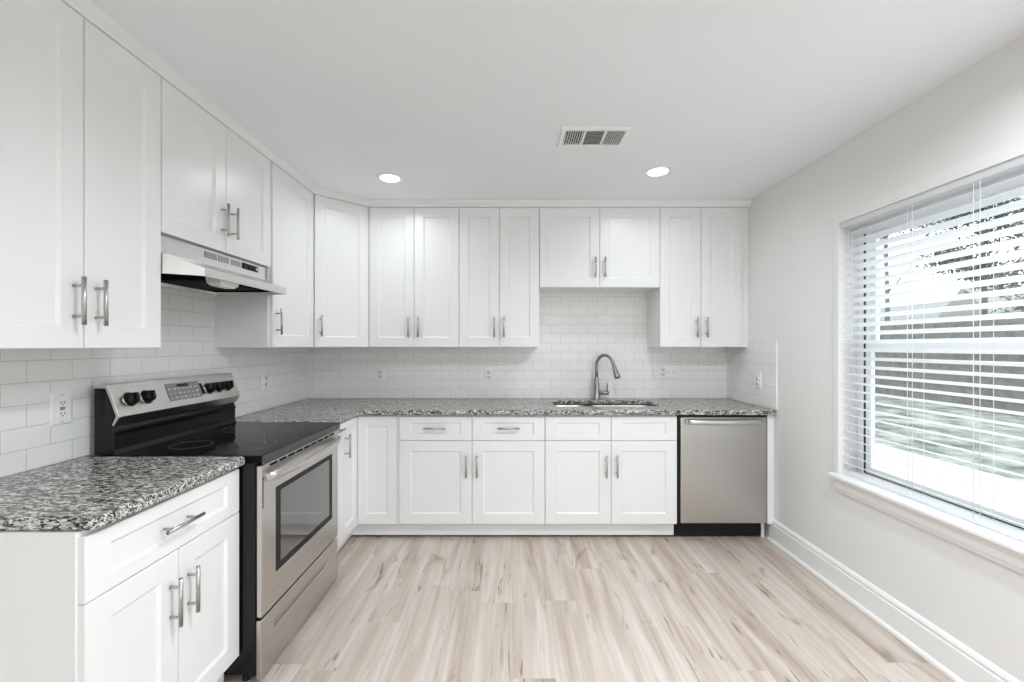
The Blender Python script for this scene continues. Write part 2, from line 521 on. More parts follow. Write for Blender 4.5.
# ------------------------------------------------------------------ room shell
T = 0.14
struct(MB().box(XL - T, XR + T, YR - T, YB + T, -0.08, 0.0).build('floor', 'floor'), 'light washed oak plank floor running towards the sink wall')
struct(MB().box(XL - T, XR + T, YR - T, YB + T, ZC, ZC + 0.1).build('ceiling', 'ceiling'), 'flat white ceiling with recessed lamps')
wall_b = struct(MB().box(XL - T, XR + T, YB, YB + T, 0, ZC).build('wall_back', 'wall'), 'back wall behind the sink cabinets')
wall_l = struct(MB().box(XL - T, XL, YR, YB, 0, ZC).build('wall_left', 'wall'), 'side wall behind the range')
struct(MB().cells([XL - T, 0.0, 1.5, XR + T], [0.0, 0.03, 2.13, ZC], {(1, 1)}, YR - T, YR, lambda u, v, w_: (u, w_, v)).build('wall_rear', 'wall'), 'wall behind the viewer with an added door opening for fill daylight')  # unseen opening added to let soft frontal daylight in
struct(MB().cells([0.0, 0.05, 0.72, 0.78, 1.45, 1.5], [0.031, 0.08, 2.08, 2.129], {(1, 1), (3, 1)}, YR - 0.10, YR - 0.05, lambda u, v, w_: (u, w_, v)).build('added_door_1', 'trim'), 'white frame of the added daylight door opening behind the viewer')  # unseen frame for that added opening
WY0, WY1, WZ0, WZ1 = 0.72, 2.352, 0.635, 2.031      # window opening in the right wall
wall_r = struct(MB().cells([YR, WY0, WY1, YB], [0, WZ0, WZ1, ZC], {(1, 1)}, XR, XR + T, lambda u, v, w_: (w_, u, v)).build('wall_right', 'wall'), 'warm white wall with the window')

# subway tile backsplashes belong to their walls
TT = 0.009
MB().cells([XL + TT, 0.20, 1.14, XR], [CT + 0.0005, 1.40, 1.82], {(0, 1), (2, 1)}, YB - TT, YB, lambda u, v, w_: (u, w_, v)).build('backsplash', 'tile_x', wall_b)
MB().cells([0.95, 1.66, 2.45, YB - TT], [CT + 0.0005, 1.40, 1.74], {(0, 1), (2, 1)}, XL, XL + TT, lambda u, v, w_: (w_, u, v)).build('backsplash', 'tile_y', wall_l)
MB().box(XR - TT, XR, 2.905, YB - TT, CT + 0.0005, 1.392, 0.001).build('backsplash', 'tile_y', wall_r)

# baseboard with shoe moulding, right wall
def base_profile():
    return [(0, 0), (0.030, 0), (0.029, 0.010), (0.024, 0.017), (0.016, 0.020), (0.015, 0.118), (0.011, 0.124), (0.011, 0.130), (0.014, 0.136), (0.010, 0.147), (0.004, 0.154), (0, 0.156)]
struct(MB().prism(base_profile(), lambda a, b, w_: (XR - a, w_, b), YR, 2.975).build('baseboard_right', 'trim'), 'tall white baseboard with shoe moulding under the window')
struct(MB().prism(base_profile(), lambda a, b, w_: (XL + a, w_, b), YR, 1.04).build('baseboard_left', 'trim'), 'tall white baseboard on the range wall')
struct(MB().prism(base_profile(), lambda a, b, w_: (w_, YR + a, b), 1.53, XR - 0.03).build('baseboard_rear', 'trim'), 'tall white baseboard behind the viewer')

# ------------------------------------------------------------------ cabinets
FL, FB = -1.066, 2.935         # base door fronts: left run (X), back run (Y)
UL, UB = -1.378, 3.244         # wall cabinet door fronts
UZ0, UZ1, UZS = 1.344, 2.412, 1.80
DT = 0.020                     # door thickness

def shaker(w_, h, rx=0.07, rz=0.07, t=DT):
    """Door with its lower left corner at the origin, standing in XZ, front face at y = -t."""
    def ring(ix, iz, y):
        return [(ix, y, iz), (w_ - ix, y, iz), (w_ - ix, y, h - iz), (ix, y, h - iz)]
    b = MB()
    b.loft([ring(0, 0, -0.0005), ring(0, 0, -t + 0.0018), ring(0.0018, 0.0018, -t), ring(rx, rz, -t),
            ring(rx + 0.008, rz + 0.008, -t + 0.009)], 0)
    return b

HL = 0.152
def _handle_mesh():
    b = MB()
    b.tube([(0, -0.034, -HL / 2), (0, -0.034, HL / 2)], 0.0062, 14)
    for s in (-1, 1):
        b.tube([(0, 0.0, s * 0.048), (0, -0.034, s * 0.048)], 0.0046, 10)
        b.tube([(0, -0.034, s * HL / 2 - 0.0015 * s), (0, -0.034, s * HL / 2)], 0.0062, 14)
    return b.mesh('bar_handle', 'nickel')
HANDLE = _handle_mesh()
def handle(door, x, z, horiz=False):
    o = place('handle', HANDLE, door, (x, -DT, z))
    if horiz:
        o.rotation_euler = (0, PI / 2, 0)
    return o

GAP = 0.0018
def door(root, x0, x1, z0, z1, hx=None, hz=None, y=0.0, name='door', rz=0.07, rx=0.07, horiz=False):
    w_, h = x1 - x0 - 2 * GAP, z1 - z0 - 2 * GAP
    o = shaker(w_, h, rx, rz).build(name, 'cabinet', root, (x0 + GAP, y, z0 + GAP))
    if hx is not None:
        handle(o, hx - x0 - GAP, hz - z0 - GAP, horiz)
    return o

def carcass(root, x0, x1, y1, z0, z1, open_top=False):
    """Closed white box whose front is at y = 0."""
    b = MB()
    if not open_top:
        b.box(x0, x1, 0, y1, z0, z1, 0.0012)
    else:
        p = 0.018
        b.box(x0, x0 + p, 0, y1, z0, z1, 0.001)
        b.box(x1 - p, x1, 0, y1, z0, z1, 0.001)
        b.box(x0 + p, x1 - p, 0, y1, z0, z0 + p)
        b.box(x0 + p, x1 - p, y1 - 0.006, y1, z0 + p, z1)
        b.box(x0 + p, x1 - p, 0, 0.018, z1 - 0.17, z1)
        b.box(x0 + p, x1 - p, 0, 0.018, z0 + p, z0 + 0.05)
        b.box((x0 + x1) / 2 - 0.02, (x0 + x1) / 2 + 0.02, 0, 0.018, z0 + 0.05, z1 - 0.17)
    return b.build('body', 'cabinet', root)

def wall_cabinet(name, label, loc, rotz, w_, depth, z0, z1, doors, inset=0.0, group='white wall cabinets'):
    """doors: list of (x0, x1, handle_x)."""
    t = thing(name, label, 'cabinet', (loc[0], loc[1], z0), rotz, group)
    carcass(t, 0.0016, w_ - 0.0016, depth, 0, z1 - z0)
    for x0, x1, hx in doors:
        door(t, x0, x1, 0.0, z1 - z0, hx, 0.075 + HL / 2)
    return t

R90 = PI / 2
# left run, doors face +X: local x runs away from the camera
fx = UL - DT
dl = fx - XL - 0.001
wall_cabinet('wall_cabinet', 'tall white two-door wall cabinet above the near counter, next to the range hood', (fx, 1.069), R90, 0.602, dl, UZ0, UZ1,
             [(0, 0.301, 0.301 - 0.035), (0.301, 0.602, 0.301 + 0.037)])
wall_cabinet('wall_cabinet', 'short white two-door wall cabinet directly above the range hood', (fx, 1.672), R90, 0.757, dl, UZS, UZ1,
             [(0, 0.3785, 0.3785 - 0.035), (0.3785, 0.757, 0.3785 + 0.035)])
wall_cabinet('wall_cabinet', 'tall narrow single-door white wall cabinet between the range hood and the corner', (fx, 2.43), R90, 0.523, dl, UZ0, UZ1,
             [(0.016, 0.523, 0.016 + 0.035)])
# diagonal corner cabinet
ca, cbp = Vector((UL, 2.957)), Vector((-1.0916, UB))
du = (cbp - ca).normalized()
dn = Vector((du.y, -du.x))                 # outward
ca2, cb2 = ca - dn * DT, cbp - dn * DT
corner = thing('corner_wall_cabinet', 'white wall cabinet set diagonally across the corner, single door', 'cabinet', (ca2.x, ca2.y, UZ0), math.atan2(du.y, du.x), 'white wall cabinets')
inv = Matrix.Rotation(-math.atan2(du.y, du.x), 2)
poly = [Vector((XL + 0.001, 2.955)), Vector((ca.x - DT, 2.955)), ca2 + du * 0.002, cb2 - du * 0.002, Vector((-1.093, UB + DT)), Vector((-1.093, YB - 0.001)), Vector((XL + 0.001, YB - 0.001))]
poly = [inv @ (p - ca2) for p in poly]
MB().prism([(p.x, p.y) for p in poly], XYZ, 0, UZ1 - UZ0).build('body', 'cabinet', corner)
cw = (cbp - ca).length
door(corner, 0.004, cw - 0.004, 0, UZ1 - UZ0, 0.004 + 0.037, 0.075 + HL / 2)

# back run, doors face the camera
fy = UB + DT
db = YB - fy - 0.001
def back_upper(x0, x1, label, z0=UZ0):
    w_ = x1 - x0
    return wall_cabinet('wall_cabinet', label, (x0, fy), 0.0, w_, db, z0, UZ1, [(0, w_ / 2, w_ / 2 - 0.037), (w_ / 2, w_, w_ / 2 + 0.037)])
back_upper(-1.0916, -0.4046, 'tall white two-door wall cabinet on the back wall, beside the diagonal corner cabinet')
back_upper(-0.4046, 0.210, 'narrower tall white two-door wall cabinet on the back wall, just before the sink gap')
back_upper(0.210, 1.130, 'short wide white two-door wall cabinet above the sink', UZS)
back_upper(1.130, 1.756, 'tall white two-door wall cabinet above the dishwasher, nearest the window wall')
tag(MB().box(1.7568, XR - 0.0005, UB + DT - 0.004, UB + 0.05, UZ0, UZ1, 0.001).build('filler_strip', 'cabinet'), 'narrow white filler strip between the last wall cabinet and the window wall', 'filler')

# crown strip between cabinet tops and ceiling
def crown_profile():
    z0 = UZ1
    return [(-0.05, z0 + 0.001), (0.004, z0 + 0.001), (0.006, z0 + 0.012), (0.018, z0 + 0.026), (0.024, z0 + 0.034), (0.026, ZC - 0.0005), (-0.05, ZC - 0.0005)]
def sweep(path, prof):
    """path of (point, outward-mitre vector)."""
    b = MB()
    b.loft([[(p.x + m_.x * a, p.y + m_.y * a, z) for a, z in prof] for p, m_ in path])
    return b
o1, o2, o3 = Vector((1, 0)), dn, Vector((0, -1))
mit = lambda a, c: (a + c) / (1 + a.dot(c))
struct(sweep([(Vector((UL, 1.05)), o1), (ca, mit(o1, o2)), (cbp, mit(o2, o3)), (Vector((XR - 0.001, UB)), o3)], crown_profile()).build('trim_1', 'cabinet'), 'thin white crown strip between the wall cabinets and the ceiling')

# base cabinets -----------------------------------------------------
TK = 0.115
def base_root(label, loc, rotz):
    return thing('base_cabinet', label, 'cabinet', loc, rotz, 'white base cabinets')
def toe(root, x0, x1, y=0.044):
    MB().box(x0, x1, y, y + 0.016, 0.020, TK, 0.0).build('toe_kick', 'cabinet', root)
DZ0, DZ1, DM = 0.122, 0.868, 0.699
BH = CB - 0.001
HZ = 0.527

FLN = -1.083
fbx = FLN - DT
bd = fbx - XL - 0.001
t = base_root('white base cabinet with one drawer over two doors, near the viewer beside the range', (fbx, 1.074, 0), R90)
carcass(t, 0.0, 0.617, bd, TK, BH)
toe(t, 0.0, 0.617)
MB().box(0.0, 0.016, 0.075, bd, 0, TK).build('side_panel', 'cabinet', t)
door(t, 0.003, 0.616, 0.695, DZ1, 0.297, 0.783, name='drawer', rz=0.042, rx=0.07, horiz=True)
door(t, 0.003, 0.3095, DZ0, 0.695, 0.3095 - 0.037, 0.541)
door(t, 0.3095, 0.616, DZ0, 0.695, 0.3095 + 0.037, 0.541)

fbx = FL - DT
bd = fbx - XL - 0.001
t = base_root('very narrow white pull-out cabinet squeezed between the range and the corner', (fbx, 2.463, 0), R90)
carcass(t, 0.0, 0.203, bd, TK, BH)
toe(t, 0.0, 0.203)
door(t, 0.0, 0.203, DZ0, DZ1, 0.095, 0.838, name='pull_out_front', rx=0.06, horiz=True)

# lazy-susan corner base: L-shaped body, two door leaves meeting in the corner
SY, SX = 2.667, -0.795
t = thing('corner_base_cabinet', 'white L-shaped corner base cabinet with two door leaves folded into the corner', 'cabinet', (XL + 0.001, SY, 0), 0, 'white base cabinets')
fby = FB + DT
ox, oy = XL + 0.001, SY
Lp = [(XL + 0.001, SY), (fbx, SY), (fbx, fby), (SX, fby), (SX, YB - 0.001), (XL + 0.001, YB - 0.001)]
MB().prism([(x - ox, y - oy) for x, y in Lp], XYZ, TK, BH).build('body', 'cabinet', t)
tkx, tky = fbx - 0.044, fby + 0.044
Tp = [(tkx - 0.016, SY), (tkx, SY), (tkx, tky), (SX, tky), (SX, tky + 0.016), (tkx - 0.016, tky + 0.016)]
MB().prism([(x - ox, y - oy) for x, y in Tp], XYZ, 0.020, TK).build('toe_kick', 'cabinet', t)
w1 = FB - SY - 0.0025
a = shaker(w1, DZ1 - DZ0, 0.06, 0.07).build('door_leaf', 'cabinet', t, (fbx - ox, SY + GAP - oy, DZ0), R90)
handle(a, 0.042, 0.715 - DZ0)
w2 = SX - FL - 0.004
shaker(w2, DZ1 - DZ0, 0.06, 0.07).build('door_leaf', 'cabinet', t, (FL + 0.0006 - ox, fby - oy, DZ0), 0)

bdb = YB - fby - 0.001
def back_base(x0, x1, label, open_top=False, drawers=True):
    t = base_root(label, (x0, fby, 0), 0)
    w_ = x1 - x0
    carcass(t, 0.0014, w_ - 0.0016, bdb, TK, BH, open_top)
    toe(t, -0.0145 if drawers else 0.0, w_ - 0.0008)
    m = w_ / 2
    for a, c in ((0, m), (m, w_)):
        door(t, a, c, DM, DZ1, (a + c) / 2 if drawers else None, 0.788, name='drawer' if drawers else 'false_drawer_front', rz=0.042, rx=0.075, horiz=True)
        door(t, a, c, DZ0, DM, m - 0.037 if a == 0 else m + 0.037, HZ, rx=0.075)
    return t
tag(MB().box(SX + 0.0005, -0.7805, fby - 0.008, fby + 0.03, TK, BH, 0.001).build('filler_strip', 'cabinet'), 'thin white filler strip between the corner base cabinet and the drawer cabinet', 'filler')
back_base(-0.780, 0.228, 'wide white base cabinet with two drawers over two doors, left of the sink')
back_base(0.2285, 1.141, 'white sink base cabinet with two plain panels above two doors, next to the dishwasher', True, False)

# end panel by the window wall
t = thing('end_panel', 'slim white end panel between the dishwasher and the window wall', 'panel', (1.764, FB, 0))
MB().box(0.0, 0.035, 0.0, 0.60, 0.125, BH, 0.0015).build('board', 'cabinet', t)
MB().box(0.035, XR - 0.001 - 1.764, 0.008, 0.03, 0.125, BH, 0.001).build('filler', 'cabinet', t)
MB().box(-0.002, 0.020, 0.070, 0.60, 0.0, 0.125, 0.001).build('foot', 'cabinet', t)

# ------------------------------------------------------------------ countertops
EX, EY = -1.045, 2.898
EXN, NY0 = -1.060, 1.082
near = MB().cells([XL + TT + 0.0005, EXN], [NY0, 1.693], set(), CB, CT, XYZ)
# round the free front corner
bm = near.bm
ce = [e for e in bm.edges if all(abs(v.co.x - EXN) < 1e-4 and abs(v.co.y - NY0) < 1e-4 for v in e.verts)]
bmesh.ops.bevel(bm, geom=ce, offset=0.03, segments=6, profile=0.5, affect='EDGES')
tag(near.build('countertop', 'granite', bevel=0.009, bang=0.9), 'short granite countertop with rounded corner, near the viewer before the range', 'countertop', 'speckled granite countertops')
SKX0, SKX1, SKY0, SKY1 = 0.315, 1.090, 3.085, 3.425
main = MB().cells([XL + TT + 0.0005, EX, SKX0, SKX1, XR - TT - 0.0005], [2.461, EY, SKY0, SKY1, YB - TT - 0.0005],
                  {(1, 0), (2, 0), (3, 0), (2, 2)}, CB, CT, XYZ)
bm = main.bm
ce = [e for e in bm.edges if all(abs(v.co.x - EX) < 1e-4 and abs(v.co.y - EY) < 1e-4 for v in e.verts)]
bmesh.ops.bevel(bm, geom=ce, offset=0.02, segments=4, profile=0.5, affect='EDGES')
tag(main.build('countertop', 'granite', bevel=0.009, bang=0.9), 'long L-shaped granite countertop holding the sink, from the range round to the window wall', 'countertop', 'speckled granite countertops')

# ------------------------------------------------------------------ sink
def rrect(x0, x1, y0, y1, r, z, n=5):
    out = []
    for cx, cy, a0 in ((x1 - r, y0 + r, -PI / 2), (x1 - r, y1 - r, 0), (x0 + r, y1 - r, PI / 2), (x0 + r, y0 + r, PI)):
        for k in range(n + 1):
            a = a0 + PI / 2 * k / n
            out.append((cx + r * math.cos(a), cy + r * math.sin(a), z))
    return out
sk = thing('kitchen_sink', 'double-bowl stainless steel sink set under the granite below the faucet', 'sink', (0.6975, 3.255, 0.66))
def bowl(x0, x1, dep):
    y0, y1 = SKY0 - 0.004, SKY1 + 0.004
    zt = CB - 0.001
    X, Y, Z0 = 0.6975, 3.255, 0.66
    b = MB()
    rr = []
    for ins, z, r in ((-0.012, zt, 0.06), (0.0, zt, 0.05), (0.003, zt - 0.006, 0.05), (0.014, zt - dep + 0.03, 0.05), (0.022, zt - dep + 0.009, 0.05), (0.045, zt - dep, 0.05)):
        rr.append([(p[0] - X, p[1] - Y, p[2] - Z0) for p in rrect(x0 + ins, x1 - ins, y0 + ins, y1 - ins, r, z)])
    # outer skin, so that the bowl has thickness
    out = [[(p[0] - X, p[1] - Y, p[2] - Z0) for p in rrect(x0 + ins, x1 - ins, y0 + ins, y1 - ins, r, z)] for ins, z, r in
           ((0.040, zt - dep - 0.0025, 0.05), (0.012, zt - dep + 0.007, 0.05), (-0.001, zt - 0.008, 0.05), (-0.012, zt - 0.0025, 0.06))]
    b.loft(rr[::-1] + out[::-1] if False else rr, 0, True, False, True)
    b.loft(out, 0, True, True, False)
    o = b.build('bowl', 'sink', sk)
    d = MB().lathe([(0.045, 0.0), (0.045, 0.003), (0.036, 0.004), (0.030, -0.0005)], ((x0 + x1) / 2 - X, 3.30 - Y), 24)
    d.build('drain', 'nickel', o, (0, 0, zt - dep - Z0))
bowl(SKX0 - 0.002, 0.585, 0.17)
bowl(0.613, SKX1 + 0.002, 0.20)

# ------------------------------------------------------------------ faucet
fc = thing('kitchen_faucet', 'brushed nickel gooseneck faucet standing behind the sink', 'faucet', (0.694, 3.485, CT + 0.0005))
MB().lathe([(0.029, 0), (0.029, 0.006), (0.0245, 0.010), (0.024, 0.10), (0.021, 0.135), (0.016, 0.175), (0.0145, 0.185)], seg=28).build('body', 'faucet', fc)
dirv = Vector((0.60, -0.80, 0)).normalized()
R_, zc = 0.086, 0.277
pts = [Vector((0, 0, 0.183)), Vector((0, 0, 0.24))]
for k in range(0, 23):
    tt = math.radians(157) * k / 22
    pts.append(dirv * (R_ - R_ * math.cos(tt)) + Vector((0, 0, zc + R_ * math.sin(tt))))
tan = dirv * math.sin(math.radians(157)) + Vector((0, 0, math.cos(math.radians(157))))
pts.append(pts[-1] + tan * 0.038)
MB().tube(pts, 0.0135, 16).build('spout', 'faucet', fc)
e = pts[-1]
hd = MB().tube([e - tan * 0.004, e, e + tan * 0.02, e + tan * 0.065, e + tan * 0.088, e + tan * 0.094], [0.0145, 0.0155, 0.0175, 0.022, 0.024, 0.021], 20).build('spray_head', 'faucet', fc)
MB().tube([e + tan * 0.0938, e + tan * 0.0965], [0.019, 0.018], 20).build('nozzle', 'blackmat', hd)
lv = MB().tube([(0.015, 0, 0.055), (0.070, -0.006, 0.055), (0.094, -0.008, 0.055), (0.098, -0.008, 0.055)], [0.0165, 0.0165, 0.0155, 0.012], 20).build('handle_hub', 'faucet', fc)
MB().tube([(0.084, -0.008, 0.066), (0.086, -0.008, 0.10), (0.088, -0.008, 0.135)], [0.006, 0.005, 0.0045], 12).build('lever', 'faucet', lv)

# ------------------------------------------------------------------ electric range
RW = 0.756
rg = thing('electric_range', 'stainless steel and black electric range with glass cooktop between the base cabinets', 'range', (-1.003, 1.699, 0), R90)
# local x: along the wall (away from the viewer), local y: 0 at the door front, grows towards the wall
MB().box(0.004, RW - 0.004, 0.028, 0.665, 0.035, 0.885, 0.003).box(0.0, 0.012, 0.024, 0.075, 0.03, 0.885, 0.003).build('body', 'black', rg)
ck = MB().box(0.0, RW, -0.004, 0.60, 0.886, 0.914, 0.005, seg=3).build('cooktop', 'glasstop', rg)
def ring(cx, cy, r0, r1):
    seg = 48
    b = MB()
    z0, z1 = 0.9138, 0.9144
    pr = [(r0, z0), (r0, z1), (r1, z1), (r1, z0)]
    b.loft([[(cx + r * math.cos(2 * PI * k / seg), cy + r * math.sin(2 * PI * k / seg), z) for k in range(seg)] for r, z in pr], 0, True, False, False)
    b.build('burner_ring', 'ring', ck)
for cx, cy, r in ((0.19, 0.17, 0.112), (0.57, 0.17, 0.088), (0.19, 0.42, 0.078), (0.57, 0.42, 0.105)):
    ring(cx, cy, r, r + 0.0025)
ring(0.57, 0.42, 0.062, 0.064)
ring(0.19, 0.17, 0.072, 0.074)
MB().box(0.001, RW - 0.001, -0.010, 0.0, 0.876, 0.9125, 0.004, seg=3).build('front_trim', 'darksteel', rg)
# backguard: black housing and tilted stainless control panel
hs = [(0.602, 0.914), (0.670, 0.914), (0.670, 1.182), (0.630, 1.188), (0.587, 1.068), (0.602, 1.032), (0.596, 1.012)]
MB().prism(hs, lambda a, b, w_: (w_, a, b), 0.002, RW - 0.002).build('backguard', 'black', rg, bevel=0.003)
MB().prism([(0.584, 0.9145), (0.604, 0.9145), (0.604, 1.008), (0.586, 1.008), (0.592, 0.99), (0.592, 0.935)], lambda a, b, w_: (w_, a, b), 0.004, RW - 0.004).build('riser', 'black', rg, bevel=0.002)
cp = [(0.615, 1.198), (0.668, 1.198), (0.668, 1.184), (0.624, 1.182), (0.582, 1.072), (0.598, 1.034), (0.590, 1.030), (0.567, 1.068)]
ctl = MB().prism(cp, lambda a, b, w_: (w_, a, b), 0.0, RW).build('control_panel', 'steel', rg, bevel=0.002)
# control panel face runs from (y .555, z 1.068) to (.603, 1.198)
fv = Vector((0, 0.603 - 0.555, 1.198 - 1.068)); fl = fv.length; fv.normalize()
fn_ = Vector((0, -fv.z, fv.y))
def onface(x, s, h):
    p = Vector((x, 0.567, 1.068)) + fv * s + fn_ * h
    return p
def knob(x, s=0.067):
    b = MB()
    base = onface(x, s, 0.0)
    b.tube([onface(x, s, 0.001), onface(x, s, 0.005), onface(x, s, 0.0055)], [0.028, 0.027, 0.024], 24)
    b.tube([onface(x, s, 0.0055), onface(x, s, 0.024), onface(x, s, 0.026)], [0.0245, 0.0225, 0.0205], 24)
    # grip bar
    p = []
    ang = math.radians(20)
    gv = fv * math.cos(ang) + Vector((1, 0, 0)) * math.sin(ang)
    gu = fv.cross(fn_) * math.cos(ang) + fn_.cross(gv) * 0 
    gu = gv.cross(fn_).normalized()
    c0 = onface(x, s, 0.020)
    for h in (0.0, 0.017):
        k = 1.0 if h == 0 else 0.8
        p.append([c0 + fn_ * h + gv * (a * 0.0225 * k) + gu * (d * 0.0055 * k) for a, d in ((-1, -1), (1, -1), (1, 1), (-1, 1))])
    b.loft(p)
    return b
for x in (0.072, 0.155, 0.533, 0.604, 0.676):
    k = knob(x).build('knob', 'blackmat', ctl)
    MB().tube([onface(x, 0.067, 0.0002), onface(x, 0.067, 0.0012)], 0.032, 28).build('bezel', 'nickel', k)
def face_slab(x0, x1, s0, s1, h0, h1, mi=0, b=None):
    b = b or MB()
    b.loft([[onface(x0, s0, h), onface(x1, s0, h), onface(x1, s1, h), onface(x0, s1, h)] for h in (h0, h1)], mi)
    return b
dp = face_slab(0.268, 0.472, 0.030, 0.114, 0.0004, 0.0022).build('display', 'lcd', ctl)
dt = MB()
random.seed(3)
for r_ in range(3):
    for c_ in range(7):
        x0 = 0.276 + c_ * 0.0272
        face_slab(x0, x0 + random.uniform(0.010, 0.019), 0.040 + r_ * 0.022, 0.040 + r_ * 0.022 + random.choice((0.004, 0.007)), 0.0022, 0.0028, b=dt)
dt.build('key_print', 'lcdtext', dp)
face_slab(0.332, 0.404, 0.094, 0.108, 0.0022, 0.0028).build('clock_window', 'black', dp)
face_slab(0.478, 0.488, 0.040, 0.100, 0.0004, 0.005).build('rocker_switch', 'blackmat', ctl)
# oven door with window, vent slots and handle
od = MB().cells([0.004, 0.108, 0.682, RW - 0.004], [0.262, 0.39, 0.752, 0.872], {(1, 1)}, 0.0, 0.022, lambda u, v, w_: (u, w_, v)).build('oven_door', 'steel', rg, bevel=0.004)
gl = MB().box(0.106, 0.684, 0.004, 0.020, 0.388, 0.754, 0.002).build('oven_window', 'ovenglass', od)
MB().cells([0.109, 0.150, 0.645, 0.681], [0.391, 0.420, 0.728, 0.751], {(1, 1)}, 0.0032, 0.0045, lambda u, v, w_: (u, w_, v)).build('window_border', 'blackmat', gl)
vt = MB()
for k in range(9):
    vt.box(0.062 + k * 0.072, 0.062 + k * 0.072 + 0.056, -0.0014, 0.003, 0.856, 0.8645)
vt.build('vent_grille', 'dark', od)
sv = MB()
for k in range(15):
    sv.box(0.008, 0.0155, -0.0014, 0.003, 0.70 + k * 0.0085, 0.70 + k * 0.0085 + 0.005)
sv.build('side_vent_grille', 'dark', od)
hb = MB()
hp = []
for k in range(17):
    u = k / 16
    hp.append((0.022 + 0.708 * u, -0.020 - 0.034 * math.sin(PI * u) ** 0.7, 0.822))
hb.loft([[(x, y - 0.009 * math.cos(2 * PI * j / 12), z + 0.0185 * math.sin(2 * PI * j / 12)) for j in range(12)] for x, y, z in hp], 0, True)
for x in (0.034, 0.718):
    hb.box(x - 0.014, x + 0.014, -0.026, 0.001, 0.806, 0.838, 0.005)
hb.build('door_handle', 'steel', od)
# storage drawer with recessed grip
dw = MB().cells([0.004, 0.10, 0.655, RW - 0.004], [0.014, 0.163, 0.196, 0.250], {(1, 1)}, 0.003, 0.024, lambda u, v, w_: (u, w_, v)).build('storage_drawer', 'steel', rg, bevel=0.004)
MB().prism([(0.0275, 0.1635), (0.0275, 0.1955), (0.021, 0.1955), (0.015, 0.1635)], lambda a, b, w_: (w_, a, b), 0.1005, 0.6545).build('grip_recess', 'steel_v', dw)
for x in (0.03, RW - 0.03):
    for y in (0.075, 0.60):
        MB().tube([(x, y, 0.0005), (x, y, 0.012), (x, y, 0.013), (x, y, 0.036)], [0.016, 0.016, 0.008, 0.008], 12).build('levelling_foot', 'blackmat', rg)

# ------------------------------------------------------------------ range hood
HW = 0.757
hd = thing('range_hood', 'stainless under-cabinet range hood above the cooktop', 'hood', (XL + TT + 0.001, 1.673, 1.60), R90)
yb, yl = -(1.702 - 1.402), -(1.702 - 1.266)
z_ = lambda z: z - 1.60
def outline(z, lip, ins=0.0):
    yf = yl if lip else yb - 0.004
    k = 0.048 if lip else 0.03
    return [(0.001 + ins, -ins, z_(z)), (HW - ins, -ins, z_(z)), (HW - ins, yb + ins * 0.5, z_(z)), (HW - k - ins * 0.5, yf + ins, z_(z)), (k * 1.6 + ins * 0.5, yf + ins, z_(z)), (0.001 + ins, yb + ins * 0.5, z_(z))]
MB().loft([outline(1.662, True, 0.016), outline(1.642, True, 0.012), outline(1.642, True), outline(1.676, True), outline(1.728, False), outline(1.796, False)]).build('shell', 'hood', hd)
MB().loft([outline(1.6580, True, 0.0165), outline(1.6612, True, 0.0165)]).build('underside', 'dark', hd)
f = MB()
f.box(0.28, 0.62, -0.33, -0.05, z_(1.652), z_(1.6575), 0.001)
f.build('grease_filter', 'filter', hd)
MB().loft([[(0.205, -0.415, z_(1.6575)), (0.335, -0.415, z_(1.6575)), (0.335, -0.345, z_(1.6575)), (0.205, -0.345, z_(1.6575))],
           [(0.208, -0.41, z_(1.632)), (0.332, -0.41, z_(1.632)), (0.332, -0.35, z_(1.632)), (0.208, -0.35, z_(1.632))],
           [(0.222, -0.40, z_(1.620)), (0.318, -0.40, z_(1.620)), (0.318, -0.36, z_(1.620)), (0.222, -0.36, z_(1.620))]]).build('lamp_lens', 'lens', hd)
yf = yb - 0.004
for x0, x1 in ((0.256, 0.339), (0.348, 0.425), (0.440, 0.515)):
    g = MB().box(x0, x1, yf - 0.0006, yf + 0.001, z_(1.757), z_(1.785)).build('vent_grille', 'slot', hd)
    bb = MB()
    n = 12
    for k in range(n):
        u = x0 + (x1 - x0) * (k + 0.5) / n
        bb.box(u - 0.0012, u + 0.0012, yf - 0.0018, yf - 0.0004, z_(1.757), z_(1.785))
    for k in range(4):
        zz = 1.757 + 0.028 * k / 3
        bb.box(x0, x1, yf - 0.0020, yf - 0.0006, z_(zz) - 0.0006, z_(zz) + 0.0006)
    bb.build('grille_bars', 'hood', g)
pn = MB().box(0.525, 0.664, yf - 0.0012, yf + 0.001, z_(1.755), z_(1.787), 0.0004).build('switch_panel', 'blackmat', hd)
for x in (0.535, 0.578, 0.612):
    MB().box(x, x + 0.024, yf - 0.005, yf - 0.0010, z_(1.762), z_(1.781), 0.001).build('rocker_switch', 'blackmat', pn)
MB().box(0.645, 0.659, yf - 0.0020, yf - 0.0010, z_(1.764), z_(1.779)).build('badge', 'lcdtext', pn)

